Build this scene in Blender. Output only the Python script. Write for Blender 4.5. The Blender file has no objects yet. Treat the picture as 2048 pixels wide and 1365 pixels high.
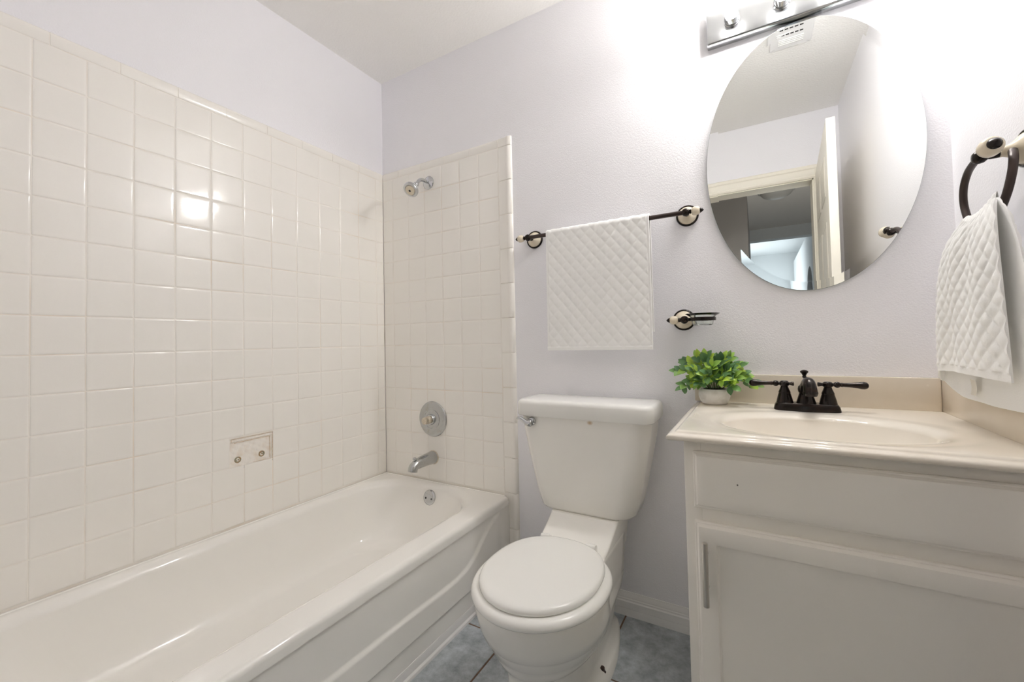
import bpy, math, random
from mathutils import Vector, Matrix

random.seed(7)
C = bpy.context.scene.collection
scene = bpy.context.scene
PI = math.pi

# ------------------------------------------------------------------ camera, world, exposure
def look_matrix(pos, yaw, pitch, roll):
    cy, sy, cp, sp = math.cos(yaw), math.sin(yaw), math.cos(pitch), math.sin(pitch)
    f = Vector((-sy*cp, cy*cp, sp)); r = Vector((cy, sy, 0)); u = r.cross(f)
    cr, sr = math.cos(roll), math.sin(roll)
    r2 = cr*r + sr*u; u2 = -sr*r + cr*u
    m = Matrix((r2, u2, -f)).transposed().to_4x4()
    m.translation = pos
    return m

cam_data = bpy.data.cameras.new('camera')
cam = bpy.data.objects.new('camera', cam_data)
C.objects.link(cam)
cam.matrix_world = look_matrix(Vector((1.7007, -1.5793, 1.0314)), .5262, .026, -.0215)
cam_data.sensor_width = 36.0
cam_data.lens = 838.27 / 2048 * 36
cam_data.shift_x = -1.064 / 2048
cam_data.shift_y = -21.585 / 2048
cam_data.clip_start = 0.01
scene.camera = cam

world = bpy.data.worlds.new('world'); scene.world = world
world.use_nodes = True
world.node_tree.nodes['Background'].inputs[0].default_value = (0.6, 0.75, 1.0, 1)
world.node_tree.nodes['Background'].inputs[1].default_value = 0.3

scene.view_settings.view_transform = 'Standard'
scene.view_settings.look = 'None'
scene.view_settings.gamma = 1.0
scene.view_settings.use_curve_mapping = False
scene.view_settings.exposure = 0.50
scene.cycles.max_bounces = 14
scene.cycles.diffuse_bounces = 10
scene.cycles.caustics_reflective = False
scene.cycles.caustics_refractive = False
scene.cycles.use_denoising = True

BULB_STRENGTH = 238.0

def area_light(name, loc, target, size, size_y, power, color):
    d = bpy.data.lights.new(name, 'AREA'); d.shape = 'RECTANGLE'
    d.size = size; d.size_y = size_y; d.energy = power; d.color = color
    o = bpy.data.objects.new(name, d); C.objects.link(o)
    o.location = loc
    o.rotation_euler = (Vector(target) - Vector(loc)).to_track_quat('-Z', 'Y').to_euler()
    return o
# daylight of the room at the end of the hall (its window is out of sight round the corner)
area_light('hall_window_daylight', (1.2, -7.0, 1.5), (3.0, -6.6, 1.6), 1.4, 1.6, 26, (0.90, 0.96, 1.0))

area_light('hall_ceiling_fill', (2.31, -2.1, 1.0), (1.80, -3.5, 2.43), .5, 1.2, 9, (1.0, .96, .90))  # added fill lamp to brighten the hall ceiling, the wall has no opening here

# ------------------------------------------------------------------ materials
def mat(name, col, rough=.5, metal=0, spec=.5, coat=0, bump=None, var=None, sheen=0, trans=0, ior=1.45, alpha=1):
    m = bpy.data.materials.new(name); m.use_nodes = True
    nt = m.node_tree; b = nt.nodes['Principled BSDF']
    b.inputs['Base Color'].default_value = (*col, 1)
    b.inputs['Roughness'].default_value = rough
    b.inputs['Metallic'].default_value = metal
    b.inputs['Specular IOR Level'].default_value = spec
    b.inputs['Coat Weight'].default_value = coat
    b.inputs['Coat Roughness'].default_value = .05
    b.inputs['Sheen Weight'].default_value = sheen
    b.inputs['Transmission Weight'].default_value = trans
    b.inputs['IOR'].default_value = ior
    if bump or var:
        tc = nt.nodes.new('ShaderNodeTexCoord')
    if bump:                       # (scale, strength, distance)
        n = nt.nodes.new('ShaderNodeTexNoise'); n.inputs['Scale'].default_value = bump[0]
        n.inputs['Detail'].default_value = 4
        bp = nt.nodes.new('ShaderNodeBump'); bp.inputs['Strength'].default_value = bump[1]
        bp.inputs['Distance'].default_value = bump[2]
        nt.links.new(tc.outputs['Object'], n.inputs['Vector'])
        nt.links.new(n.outputs['Fac'], bp.inputs['Height'])
        nt.links.new(bp.outputs['Normal'], b.inputs['Normal'])
    if var:                        # (second colour, scale, low, high)
        n2 = nt.nodes.new('ShaderNodeTexNoise'); n2.inputs['Scale'].default_value = var[1]
        n2.inputs['Detail'].default_value = 6
        mr = nt.nodes.new('ShaderNodeMapRange'); mr.inputs[1].default_value = var[2]; mr.inputs[2].default_value = var[3]
        mx = nt.nodes.new('ShaderNodeMix'); mx.data_type = 'RGBA'
        mx.inputs[6].default_value = (*col, 1); mx.inputs[7].default_value = (*var[0], 1)
        nt.links.new(tc.outputs['Object'], n2.inputs['Vector'])
        nt.links.new(n2.outputs['Fac'], mr.inputs[0])
        nt.links.new(mr.outputs[0], mx.inputs[0])
        nt.links.new(mx.outputs[2], b.inputs['Base Color'])
    return m

def add_spot(m, centre, radius, col, soft=.4, stretch=(1, 1, 1)):
    """a small stain / mark with a shape of its own at a point of the object"""
    nt = m.node_tree; b = nt.nodes['Principled BSDF']
    tc = nt.nodes.new('ShaderNodeTexCoord')
    mp = nt.nodes.new('ShaderNodeMapping'); mp.vector_type = 'POINT'
    sc = [1/(radius*s) for s in stretch]
    mp.inputs['Scale'].default_value = sc
    mp.inputs['Location'].default_value = [-c*s for c, s in zip(centre, sc)]
    ln = nt.nodes.new('ShaderNodeVectorMath'); ln.operation = 'LENGTH'
    mr = nt.nodes.new('ShaderNodeMapRange'); mr.inputs[1].default_value = 1; mr.inputs[2].default_value = 1-soft
    mx = nt.nodes.new('ShaderNodeMix'); mx.data_type = 'RGBA'; mx.inputs[7].default_value = (*col, 1)
    src = b.inputs['Base Color'].links
    if src: nt.links.new(src[0].from_socket, mx.inputs[6])
    else: mx.inputs[6].default_value = b.inputs['Base Color'].default_value
    nt.links.new(tc.outputs['Object'], mp.inputs['Vector']); nt.links.new(mp.outputs[0], ln.inputs[0])
    nt.links.new(ln.outputs['Value'], mr.inputs[0]); nt.links.new(mr.outputs[0], mx.inputs[0])
    nt.links.new(mx.outputs[2], b.inputs['Base Color'])

M = {}
M['wall'] = mat('lavender_wall_paint', (.885, .878, .91), .5, spec=.3, bump=(240, .24, .004))
M['ceiling'] = mat('ceiling_paint', (.91, .90, .88), .8, spec=.2, bump=(120, .5, .004))
M['tile'] = mat('glazed_wall_tile', (.905, .88, .835), .11, spec=.5, bump=(14, .05, .01))
M['tile_trim'] = mat('glazed_trim_tile', (.905, .88, .835), .15, spec=.5)
M['grout'] = mat('tile_grout', (.89, .855, .80), .7, var=((.78, .66, .52), 3.2, .52, .78))
M['tub'] = mat('tub_enamel', (.91, .893, .855), .07, spec=.5)
M['porcelain'] = mat('toilet_porcelain', (.89, .875, .835), .1, spec=.5)
M['seat'] = mat('toilet_seat_plastic', (.885, .88, .85), .16, spec=.5)
M['chrome'] = mat('chrome', (.58, .59, .60), .07, metal=1)
M['plate'] = mat('satin_chrome_plate', (.50, .51, .52), .16, metal=1)
M['chrome_worn'] = mat('worn_chrome', (.52, .53, .53), .16, metal=1, var=((.44, .41, .35), 60, .55, .75))
M['limescale'] = mat('limescaled_brass', (.60, .52, .40), .35, metal=.6, var=((.75, .70, .6), 150, .4, .7))
M['bronze'] = mat('oil_rubbed_bronze', (.022, .018, .016), .2, metal=.6, spec=.5, var=((.035, .02, .015), 50, .5, .7))
M['barbronze'] = mat('brown_bronze', (.055, .040, .036), .35, metal=.5)
M['cream'] = mat('cream_ceramic', (.74, .66, .52), .12, spec=.5)
M['towel'] = mat('white_terry', (.97, .97, .96), .95, spec=.1, sheen=.4, bump=(900, .35, .002))
M['cabinet'] = mat('cabinet_paint', (.92, .885, .82), .38, spec=.4)
M['drawer'] = mat('drawer_paint', (.92, .885, .82), .38, spec=.4)
M['nickel'] = mat('brushed_nickel', (.60, .57, .52), .3, metal=1)
M['counter'] = mat('cultured_marble', (.83, .78, .695), .07, spec=.5, var=((.76, .685, .575), 2.6, .45, .75))
M['splash'] = mat('cultured_marble_splash', (.76, .695, .60), .18, spec=.5, var=((.69, .61, .50), 3.4, .4, .7))
M['trim'] = mat('white_trim_paint', (.93, .92, .91), .3, spec=.4)
M['vinyl'] = mat('white_vinyl_strip', (.80, .79, .78), .25)
M['casing'] = mat('cream_door_paint', (.87, .83, .73), .35, spec=.4)
M['mirror'] = mat('mirror_silver', (.90, .915, .905), .0, metal=1)
M['glass'] = mat('clear_glass', (.95, .98, .96), .0, trans=1, ior=1.45)
M['mirror_edge'] = mat('glass_edge', (.32, .36, .34), .2)
M['pot'] = mat('whitewashed_pot', (.80, .775, .735), .7, var=((.66, .63, .58), 40, .5, .72))
M['soil'] = mat('dark_soil', (.015, .014, .013), .8)
M['stem'] = mat('plant_stem', (.10, .16, .05), .6)
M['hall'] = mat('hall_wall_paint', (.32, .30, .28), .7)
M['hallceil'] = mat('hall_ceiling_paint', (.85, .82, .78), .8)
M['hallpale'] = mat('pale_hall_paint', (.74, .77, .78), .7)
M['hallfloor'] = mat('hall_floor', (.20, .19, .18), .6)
M['dome'] = mat('frosted_dome', (.55, .54, .51), .35)
M['vent'] = mat('vent_plastic', (.80, .80, .80), .4)
M['dark'] = mat('dark_gap', (.02, .02, .02), .9)
M['ventdark'] = mat('vent_slot', (.05, .05, .05), .9)
M['plaster'] = mat('patch_plaster', (.89, .855, .80), .6, var=((.82, .74, .64), 28, .5, .72), bump=(60, .5, .006))
M['anchor'] = mat('wall_anchor', (.30, .30, .22), .5, var=((.40, .25, .12), 120, .45, .6))
M['bolt'] = mat('rusty_bolt', (.045, .025, .02), .5)
M['tag'] = mat('towel_tag', (.80, .77, .70), .8)
M['ink'] = mat('grey_print', (.45, .42, .37), .8)

# leaves: greens vary leaf by leaf
ml = mat('plant_leaf', (.10, .25, .04), .42, spec=.4)
nt = ml.node_tree; b = nt.nodes['Principled BSDF']
geo = nt.nodes.new('ShaderNodeNewGeometry'); cr = nt.nodes.new('ShaderNodeValToRGB')
cr.color_ramp.elements[0].color = (.085, .19, .085, 1)
cr.color_ramp.elements[1].color = (.52, .70, .09, 1)
e = cr.color_ramp.elements.new(.45); e.color = (.17, .33, .11, 1)
e = cr.color_ramp.elements.new(.7); e.color = (.33, .53, .09, 1)
nt.links.new(geo.outputs['Random Per Island'], cr.inputs[0]); nt.links.new(cr.outputs[0], b.inputs['Base Color'])
M['leaf'] = ml

# floor tile: mottled slate blue grey
mf = mat('slate_floor_tile', (.2, .22, .24), .45, spec=.4, bump=(60, .25, .003))
nt = mf.node_tree; b = nt.nodes['Principled BSDF']
tc = nt.nodes.new('ShaderNodeTexCoord')
n1 = nt.nodes.new('ShaderNodeTexNoise'); n1.inputs['Scale'].default_value = 22; n1.inputs['Detail'].default_value = 10; n1.inputs['Roughness'].default_value = .72
r1 = nt.nodes.new('ShaderNodeValToRGB')
r1.color_ramp.elements[0].position = .32; r1.color_ramp.elements[0].color = (.27, .295, .315, 1)
r1.color_ramp.elements[1].position = .70; r1.color_ramp.elements[1].color = (.60, .645, .68, 1)
nt.links.new(tc.outputs['Object'], n1.inputs['Vector']); nt.links.new(n1.outputs['Fac'], r1.inputs[0])
nt.links.new(r1.outputs[0], b.inputs['Base Color'])
M['floor'] = mf
M['floor_grout'] = mat('brown_floor_grout', (.20, .125, .085), .9, var=((.12, .08, .06), 30, .4, .7))

me_ = bpy.data.materials.new('lit_bulb'); me_.use_nodes = True
nt = me_.node_tree; nt.nodes.clear()
em = nt.nodes.new('ShaderNodeEmission'); em.inputs[0].default_value = (1, .982, .95, 1); em.inputs[1].default_value = BULB_STRENGTH
out = nt.nodes.new('ShaderNodeOutputMaterial'); nt.links.new(em.outputs[0], out.inputs[0])
M['bulb'] = me_

# ------------------------------------------------------------------ mesh helpers (world coordinates)
class MB:
    def __init__(self): self.v = []; self.f = []; self.m = []
    def add(self, v, f, mi=0):
        o = len(self.v); self.v += [tuple(p) for p in v]
        self.f += [tuple(i+o for i in q) for q in f]; self.m += [mi]*len(f); return self
    def xform(self, mtx, start=0):
        for i in range(start, len(self.v)): self.v[i] = tuple(mtx @ Vector(self.v[i]))
        return self

def box(mb, x0, x1, y0, y1, z0, z1, b=0, mi=0, seg=2):
    """a box with rounded edges of radius b"""
    if b <= 0:
        v = [(x, y, z) for z in (z0, z1) for y in (y0, y1) for x in (x0, x1)]
        mb.add(v, [(0, 2, 3, 1), (4, 5, 7, 6), (0, 1, 5, 4), (2, 6, 7, 3), (0, 4, 6, 2), (1, 3, 7, 5)], mi); return mb
    rings = []
    for k in range(seg+1):
        a = PI/2*k/seg; rings.append((b*(1-math.sin(a)), z0+b*(1-math.cos(a))))
    rings2 = [(i, z1-(z-z0)) for i, z in reversed(rings)]
    L = []
    for ins, z in rings + rings2:
        L.append(rrect((x0+x1)/2, (y0+y1)/2, (x1-x0)/2-ins, (y1-y0)/2-ins, max(b-ins, b*.15), z, 3))
    return loft(mb, L, True, True, mi)

def rrect(cx, cy, hx, hy, r, z, n=8):
    if not isinstance(r, (tuple, list)): r = (r, r, r, r)
    P = []
    for q, (sx, sy) in enumerate(((1, 1), (-1, 1), (-1, -1), (1, -1))):
        rr = min(r[q], hx*.999, hy*.999)
        for k in range(n+1):
            a = PI/2*(q + k/n)
            P.append((cx+sx*(hx-rr)+rr*math.cos(a), cy+sy*(hy-rr)+rr*math.sin(a), z))
    return P

def ellipse(cx, cy, a, b, z, n=64):
    return [(cx+a*math.cos(2*PI*k/n), cy+b*math.sin(2*PI*k/n), z) for k in range(n)]

def loft(mb, rings, cap0=True, cap1=True, mi=0, closed=True):
    n = len(rings[0]); v = [p for r in rings for p in r]; f = []
    for i in range(len(rings)-1):
        for k in range(n if closed else n-1):
            k2 = (k+1) % n
            f.append((i*n+k, i*n+k2, (i+1)*n+k2, (i+1)*n+k))
    if cap0: f.append(tuple(range(n-1, -1, -1)))
    if cap1: f.append(tuple(range((len(rings)-1)*n, len(rings)*n)))
    return mb.add(v, f, mi)

def basis(d):
    d = Vector(d).normalized()
    u = d.orthogonal().normalized()
    return u, d.cross(u), d

def lathe(mb, prof, origin, axis, n=24, mi=0, cap=True):
    """prof: (radius, distance along axis)"""
    u, w, d = basis(axis); o = Vector(origin); rings = []
    for r, h in prof:
        r = max(r, 1e-5)
        rings.append([o+d*h+u*(r*math.cos(2*PI*k/n))+w*(r*math.sin(2*PI*k/n)) for k in range(n)])
    return loft(mb, rings, cap, cap, mi)

def tube(mb, path, rad, n=14, mi=0, cap=True, flat=None):
    path = [Vector(p) for p in path]
    if not isinstance(rad, (list, tuple)): rad = [rad]*len(path)
    rings = []; u = None
    for i, p in enumerate(path):
        t = (path[min(i+1, len(path)-1)]-path[max(i-1, 0)]).normalized()
        if u is None: u = t.orthogonal().normalized() if flat is None else Vector(flat)
        u = (u - t*u.dot(t)).normalized(); w = t.cross(u)
        rings.append([p+u*(rad[i]*math.cos(2*PI*k/n))+w*(rad[i]*math.sin(2*PI*k/n)) for k in range(n)])
    return loft(mb, rings, cap, cap, mi)

def bez(pts, n=24):
    """Catmull-Rom through the points"""
    P = [Vector(p) for p in pts]; P = [P[0]*2-P[1]] + P + [P[-1]*2-P[-2]]; out = []
    m = len(P)-3
    for i in range(m):
        for k in range(n):
            t = k/n; a, b_, c, d = P[i:i+4]
            out.append(.5*((2*b_)+(-a+c)*t+(2*a-5*b_+4*c-d)*t*t+(-a+3*b_-3*c+d)*t**3))
    out.append(P[-2]); return out

def sphere(mb, c, r, n=20, m=12, mi=0, scale=(1, 1, 1)):
    rings = []
    for i in range(m+1):
        a = -PI/2+PI*i/m; rr = max(math.cos(a), 1e-4)
        rings.append([(c[0]+r*scale[0]*rr*math.cos(2*PI*k/n), c[1]+r*scale[1]*rr*math.sin(2*PI*k/n), c[2]+r*scale[2]*math.sin(a)) for k in range(n)])
    return loft(mb, rings, True, True, mi)

def extrude_profile(mb, prof, p0, p1, out, up=(0, 0, 1), mi=0):
    """profile (out, up) swept straight from p0 to p1"""
    p0, p1, out, up = Vector(p0), Vector(p1), Vector(out), Vector(up)
    loft(mb, [[p+out*a+up*b_ for a, b_ in prof] for p in (p0, p1)], True, True, mi)
    return mb

def grid(mb, nx, ny, fn, mi=0):
    v = [fn(i/nx, j/ny) for j in range(ny+1) for i in range(nx+1)]
    f = [(j*(nx+1)+i, j*(nx+1)+i+1, (j+1)*(nx+1)+i+1, (j+1)*(nx+1)+i) for j in range(ny) for i in range(nx)]
    return mb.add(v, f, mi)

import bmesh
def wloc(o):
    v = Vector((0, 0, 0))
    while o is not None: v += Vector(o.location); o = o.parent
    return v

def obj(name, mb, mats, parent=None, smooth=35, loc=None, fixn=True):
    me = bpy.data.meshes.new(name)
    off = wloc(parent) if parent is not None else Vector(loc or (0, 0, 0))
    me.from_pydata([tuple(Vector(p)-off) for p in mb.v], [], mb.f)
    if not isinstance(mats, (list, tuple)): mats = [mats]
    for m in mats: me.materials.append(m)
    if len(mats) > 1: me.polygons.foreach_set('material_index', mb.m)
    if fixn:
        bm = bmesh.new(); bm.from_mesh(me); bmesh.ops.recalc_face_normals(bm, faces=bm.faces); bm.to_mesh(me); bm.free()
    if smooth:
        me.polygons.foreach_set('use_smooth', [True]*len(me.polygons))
        me.set_sharp_from_angle(angle=math.radians(smooth))
    me.update()
    o = bpy.data.objects.new(name, me); C.objects.link(o)
    if parent is not None: o.parent = parent
    else: o.location = off
    return o

def thing(name, loc, label, cat, group=None):
    o = bpy.data.objects.new(name, None); C.objects.link(o); o.location = loc
    o.empty_display_size = .05
    o['label'] = label; o['category'] = cat
    if group: o['group'] = group
    return o

def struct(name, mb, mats, smooth=35, label=None, loc=None):
    o = obj(name, mb, mats, None, smooth, loc); o['kind'] = 'structure'
    if label: o['label'] = label
    return o

# ------------------------------------------------------------------ room constants
XR = 2.178            # right wall
YB = 0.007            # painted back wall (tile faces stand at 0)
XL = -0.007           # painted left wall
YF = -1.632           # front (door) wall
ZC = 2.435            # ceiling
S = 0.1095            # tile pitch
R0 = 1.8966           # top line of the full tile rows
TOP = 1.938           # top of tile trim
TUBZ = 0.360

# ------------------------------------------------------------------ room shell
struct('wall_back', box(MB(), -.12, XR+.12, YB, YB+.1, -.05, ZC+.05), M['wall'])
struct('wall_left', box(MB(), XL-.1, XL, YF-.12, YB, -.05, ZC+.05), M['wall'])
struct('wall_right', box(MB(), XR, XR+.1, YF-.12, YB, -.05, ZC+.05), M['wall'])
DX0, DX1, DZ = 1.285, 2.046, 2.015
w = MB(); T = .12
box(w, XL, DX0, YF-T, YF, -.0, ZC); box(w, DX1, XR, YF-T, YF, 0, ZC); box(w, DX0, DX1, YF-T, YF, DZ, ZC)
struct('wall_front', w, M['wall'])
struct('ceiling', box(MB(), XL, XR, YF-T, YB, ZC, ZC+.08), M['ceiling'])

# floor tiles, 0.33 m, brown grout
fl = MB(); box(fl, XL, XR, YF-T, YB, -.05, -.0015, mi=1)
G = .33; gx = [.918+G*k for k in range(-4, 6)]; gy = [-.318+G*k for k in range(-5, 3)]
for i in range(len(gx)-1):
    for j in range(len(gy)-1):
        a, b_ = max(gx[i]+.003, XL), min(gx[i+1]-.003, XR); c, d = max(gy[j]+.003, YF-T), min(gy[j+1]-.003, YB)
        if b_-a > .01 and d-c > .01:
            loft(fl, [rrect((a+b_)/2, (c+d)/2, (b_-a)/2, (d-c)/2, .002, -.0015, 1), rrect((a+b_)/2, (c+d)/2, (b_-a)/2-.0015, (d-c)/2-.0015, .002, 0, 1)], False, True, 0)
struct('floor', fl, [M['floor'], M['floor_grout']])

# baseboard with a moulded profile and a lighter shoe
prof = [(0, 0), (.013, 0), (.013, .018), (.011, .026), (.0125, .028), (.0125, .052), (.0095, .056), (.0095, .061), (.0075, .064), (.0075, .070), (.004, .078), (.003, .085), (0, .085)]
bb = MB(); extrude_profile(bb, prof, (.80, YB, 0), (1.546, YB, 0), (0, -1, 0))
struct('baseboard_back', bb, M['trim'], 25)
bb = MB(); extrude_profile(bb, prof, (XR, -.9, 0), (XR, YF, 0), (-1, 0, 0))
struct('baseboard_right', bb, M['trim'], 25)

# ------------------------------------------------------------------ wall tile
def tile_face(mb, u0, u1, v0, v1, fn, gap=.0022, depth=.0024, tilt=.0035, mi=0):
    """one glazed tile with a cushioned edge; fn(u, v, d) maps to the wall"""
    cu, cv, hu, hv = (u0+u1)/2, (v0+v1)/2, (u1-u0)/2-gap/2, (v1-v0)/2-gap/2
    if hu < .004 or hv < .004: return
    ta, tb = random.uniform(-tilt, tilt), random.uniform(-tilt, tilt)
    rings = []
    for ins, dep in ((0, 0), (.0006, depth*.62), (.0022, depth*.90), (.0048, depth*.985), (.011, depth), ):
        a, b_ = max(hu-ins, .001), max(hv-ins, .001)
        rings.append([fn(p[0], p[1], dep+(ta*(p[0]-cu)+tb*(p[1]-cv) if dep > 0 else 0)) for p in rrect(cu, cv, a, b_, .0016, 0, 2)])
    loft(mb, rings, False, True, mi)

def on_left(u, v, d): return (-.0024+d, u, v)       # u = y, v = z
def on_back(u, v, d): return (u, .0024-d, v)        # u = x, v = z

rows = [R0-S*k for k in range(15)]
PY0, PY1, PZ0, PZ1 = -.757, -.5955, .575, .6885     # bare patch where a soap dish was
lt = MB()
ys = [0, -.05] + [-.05-S*k for k in range(1, 16)]
for i in range(len(ys)-1):
    y1, y0 = ys[i], ys[i+1]
    y0 = max(y0, YF+.002)
    if y1-y0 < .01: continue
    for k in range(14):
        z1, z0 = rows[k], rows[k+1]
        if k == 11:
            if y0 >= PY0-.002 and y1 <= PY1+.004: continue
            if y0 < PY0 < y1: y1c = PY0
            else: y1c = y1
            tile_face(lt, y0, y1c, z0, z1, on_left)
        else:
            tile_face(lt, y0, y1, z0, z1, on_left)
gb = MB()
def grout_left(y0, y1, z0, z1): box(lt, XL, -.0024+.0008, y0, y1, z0, z1, mi=1)
grout_left(YF+.002, PY0, .30, R0); grout_left(PY1, 0, .30, R0); grout_left(PY0, PY1, .30, PZ0-.004); grout_left(PY0, PY1, PZ1, R0)
wl = bpy.data.objects['wall_left']; wb = bpy.data.objects['wall_back']
o = obj('tile_panel', lt, [M['tile'], M['grout']], wl, 40); o['label'] = 'square off-white glazed tile'
# top trim, rounded over, 6 inch pieces
def trim_prof_rings(a, b_, horizontal):
    pass
tt = MB()
def bullnose_top(mb, u0, u1, fn):
    g = .0013
    pr = [(0, R0+g, 0), (0, R0+g, .0016), (0, R0+g+.0015, .0026), (0, TOP-.012, .0026), (0, TOP-.006, .0018), (0, TOP-.002, -.0006), (0, TOP, -.0044)]
    loft(mb, [[fn(u, z, d) for _, z, d in pr] for u in (u0+g, u1-g)], True, True, 0)
y = -.002
seq = [0, -.002]
while y > YF: y -= .1525; seq.append(max(y, YF+.002))
for a, b_ in zip(seq[1:], seq[2:]): bullnose_top(tt, b_, a, on_left)
box(tt, XL, -.0024+.0010, YF+.002, 0, R0-.002, TOP-.004, mi=1)
o = obj('tile_edging', tt, [M['tile_trim'], M['grout']], wl, 50); o['label'] = 'rounded off-white edging tile'

# back wall tile
bt = MB()
xs = [0, .07] + [.07+S*k for k in range(1, 7)]
for i in range(len(xs)-1):
    for k in range(14): tile_face(bt, xs[i], xs[i+1], rows[k+1], rows[k], on_back)
box(bt, 0, .727, .0024-.0008, YB, .30, R0, mi=1)
o = obj('tile_panel', bt, [M['tile'], M['grout']], wb, 40); o['label'] = 'square off-white glazed tile'
tb = MB()
for a, b_ in ((0, .115), (.115, .2675), (.2675, .42), (.42, .5725), (.5725, .7265)): bullnose_top(tb, a, b_, on_back)
box(tb, 0, .727, .0024-.0010, YB, R0-.002, TOP-.004, mi=1)
# vertical edging: flat leg and a fat quarter round, 6 inch pieces
def edging(mb, z0, z1):
    g = .0011
    pr = [(.7285, .004), (.7285, 0), (.7298, -.0015), (.764, -.0018), (.770, -.0042), (.776, -.0060), (.783, -.0058), (.790, -.0030), (.7945, .002), (.7955, YB)]
    rings = []
    for z, ins in ((z0+g, .0015), (z0+g+.0015, 0), (z1-g-.0015, 0), (z1-g, .0015)):
        rings.append([(x, y+ins, z) for x, y in pr])
    loft(mb, rings, True, True, 0)
z = R0
edging(tb, R0, TOP)
while z > .06: edging(tb, max(z-.1525, .005), z); z -= .1525
box(tb, .727, .7935, .0010, YB, .005, TOP-.002, mi=1)
o = obj('tile_edging', tb, [M['tile_trim'], M['grout']], wb, 40); o['label'] = 'rounded off-white edging tile'

# the bare patch with two wall anchors
pm = MB()
def patch_fn(s, t):
    yy = PY0+(PY1-PY0)*s; zz = PZ0+(PZ1-PZ0)*t
    e_ = min(1, min((1-s)*16, (1-t)*12))            # a raised rough frame on the top and right side
    rim = (1-e_)
    d = -.0042+.0012*math.sin(37*s+11*t)*math.sin(23*t-9*s)*.5 + .0035*(math.exp(-((s-.955)/.018)**2)*(t > .04) + math.exp(-((t-.90)/.025)**2)) - .0012*math.exp(-((s-.925)/.012)**2)*(t < .9) - .0012*math.exp(-((t-.84)/.016)**2)*(s < .93)
    return (d + random.uniform(-.0002, .0002), yy, zz)
grid(pm, 70, 50, patch_fn)
patch = obj('soap_dish_patch', pm, M['plaster'], wl, 30, fixn=False); patch['label'] = 'bare plaster patch where a soap dish was'
M['seam'] = mat('stained_seam', (.66, .52, .38), .8, var=((.80, .70, .58), 90, .45, .62))
def wobble(pts, amp, n=14):
    out = []
    for a, b_ in zip(pts, pts[1:]):
        for k in range(n):
            p = Vector(a).lerp(Vector(b_), k/n); out.append(p+Vector((0, random.uniform(-amp, amp), random.uniform(-amp, amp))))
    return out+[Vector(pts[-1])]
sm_ = MB(); SX_ = -.0008
tube(sm_, wobble([(SX_, PY0+.004, PZ1-.014), (SX_, PY0+.006, PZ1-.003), (SX_, PY1-.003, PZ1-.002), (SX_, PY1-.002, PZ0+.004)], .0005), .0009, 6)
tube(sm_, wobble([(SX_-.0012, PY0+.016, PZ1-.018), (SX_-.0012, PY1-.014, PZ1-.0165), (SX_-.0012, PY1-.0135, PZ0+.012)], .0006), .0010, 6)
tube(sm_, wobble([(SX_-.001, PY0+.085, PZ0+.010), (SX_-.001, PY1-.004, PZ0+.006)], .0006), .0007, 6)
o = obj('stained_seam', sm_, M['seam'], patch, 60); o['label'] = 'brown stained seam of the patch'
for yy, zz, r in ((-.728, .606, .0095), (-.640, .6085, .0095)):
    am = MB(); lathe(am, [(r*1.25, -.003), (r*1.25, .0008), (r*1.05, .0018), (r*.85, .0012), (r*.6, -.001), (.0001, -.0012)], (-.0035, yy, zz), (1, 0, 0), 18)
    lathe(am, [(r*.35, -.003), (r*.3, .0015), (.0001, .0018)], (-.0035, yy+.002, zz), (1, 0, 0), 8)
    obj('wall_anchor', am, M['anchor'], patch, 40)

# ------------------------------------------------------------------ bathtub
tub = thing('bathtub', (.376, -.762, 0), 'white alcove bathtub against the tiled left wall, curved line on its apron', 'bathtub')
bm_ = MB()
X0, X1, Y0, Y1 = .001, .752, -1.60, -.001
def tring(ins, z, r): return rrect((X0+X1)/2, (Y0+Y1)/2, (X1-X0)/2-ins, (Y1-Y0)/2-ins, r, z, 20)
def bring(x0, x1, y0, y1, rf, rb, z): return rrect((x0+x1)/2, (y0+y1)/2, (x1-x0)/2, (y1-y0)/2, (rb, rb, rf, rf), z, 20)
R = [tring(0, .325, .012)]
for k in range(6):
    a = PI/2*k/5; R.append(tring(.016*(1-math.cos(a)), TUBZ-.016+.016*math.sin(a), .014))
R.append(tring(.0185, TUBZ+.0002, .02))
bx0, bx1, by0, by1 = .045, .655, -1.50, -.046
for k in range(15):
    a = PI/2*k/14*.93; ins, z = -.020+.036*math.sin(a), .3603-.030*(1-math.cos(a))
    R.append(bring(bx0+ins*.9, bx1-ins, by0+ins, by1-ins, .20, .205, z))
for ins, z in ((.020, .30), (.031, .25), (.042, .20), (.052, .16), (.062, .135), (.076, .118), (.094, .108), (.125, .103)):
    R.append(bring(bx0+ins*.75, bx1-ins, by0+ins*2.6, by1-ins*1.35, max(.2-ins*.3, .05), max(.205-ins*.3, .05), z))
R.append(bring(bx0+.2, bx1-.2, by0+.5, by1-.35, .09, .09, .1015))
loft(bm_, R, False, True)
obj('basin', bm_, M['tub'], tub, 60)
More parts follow.
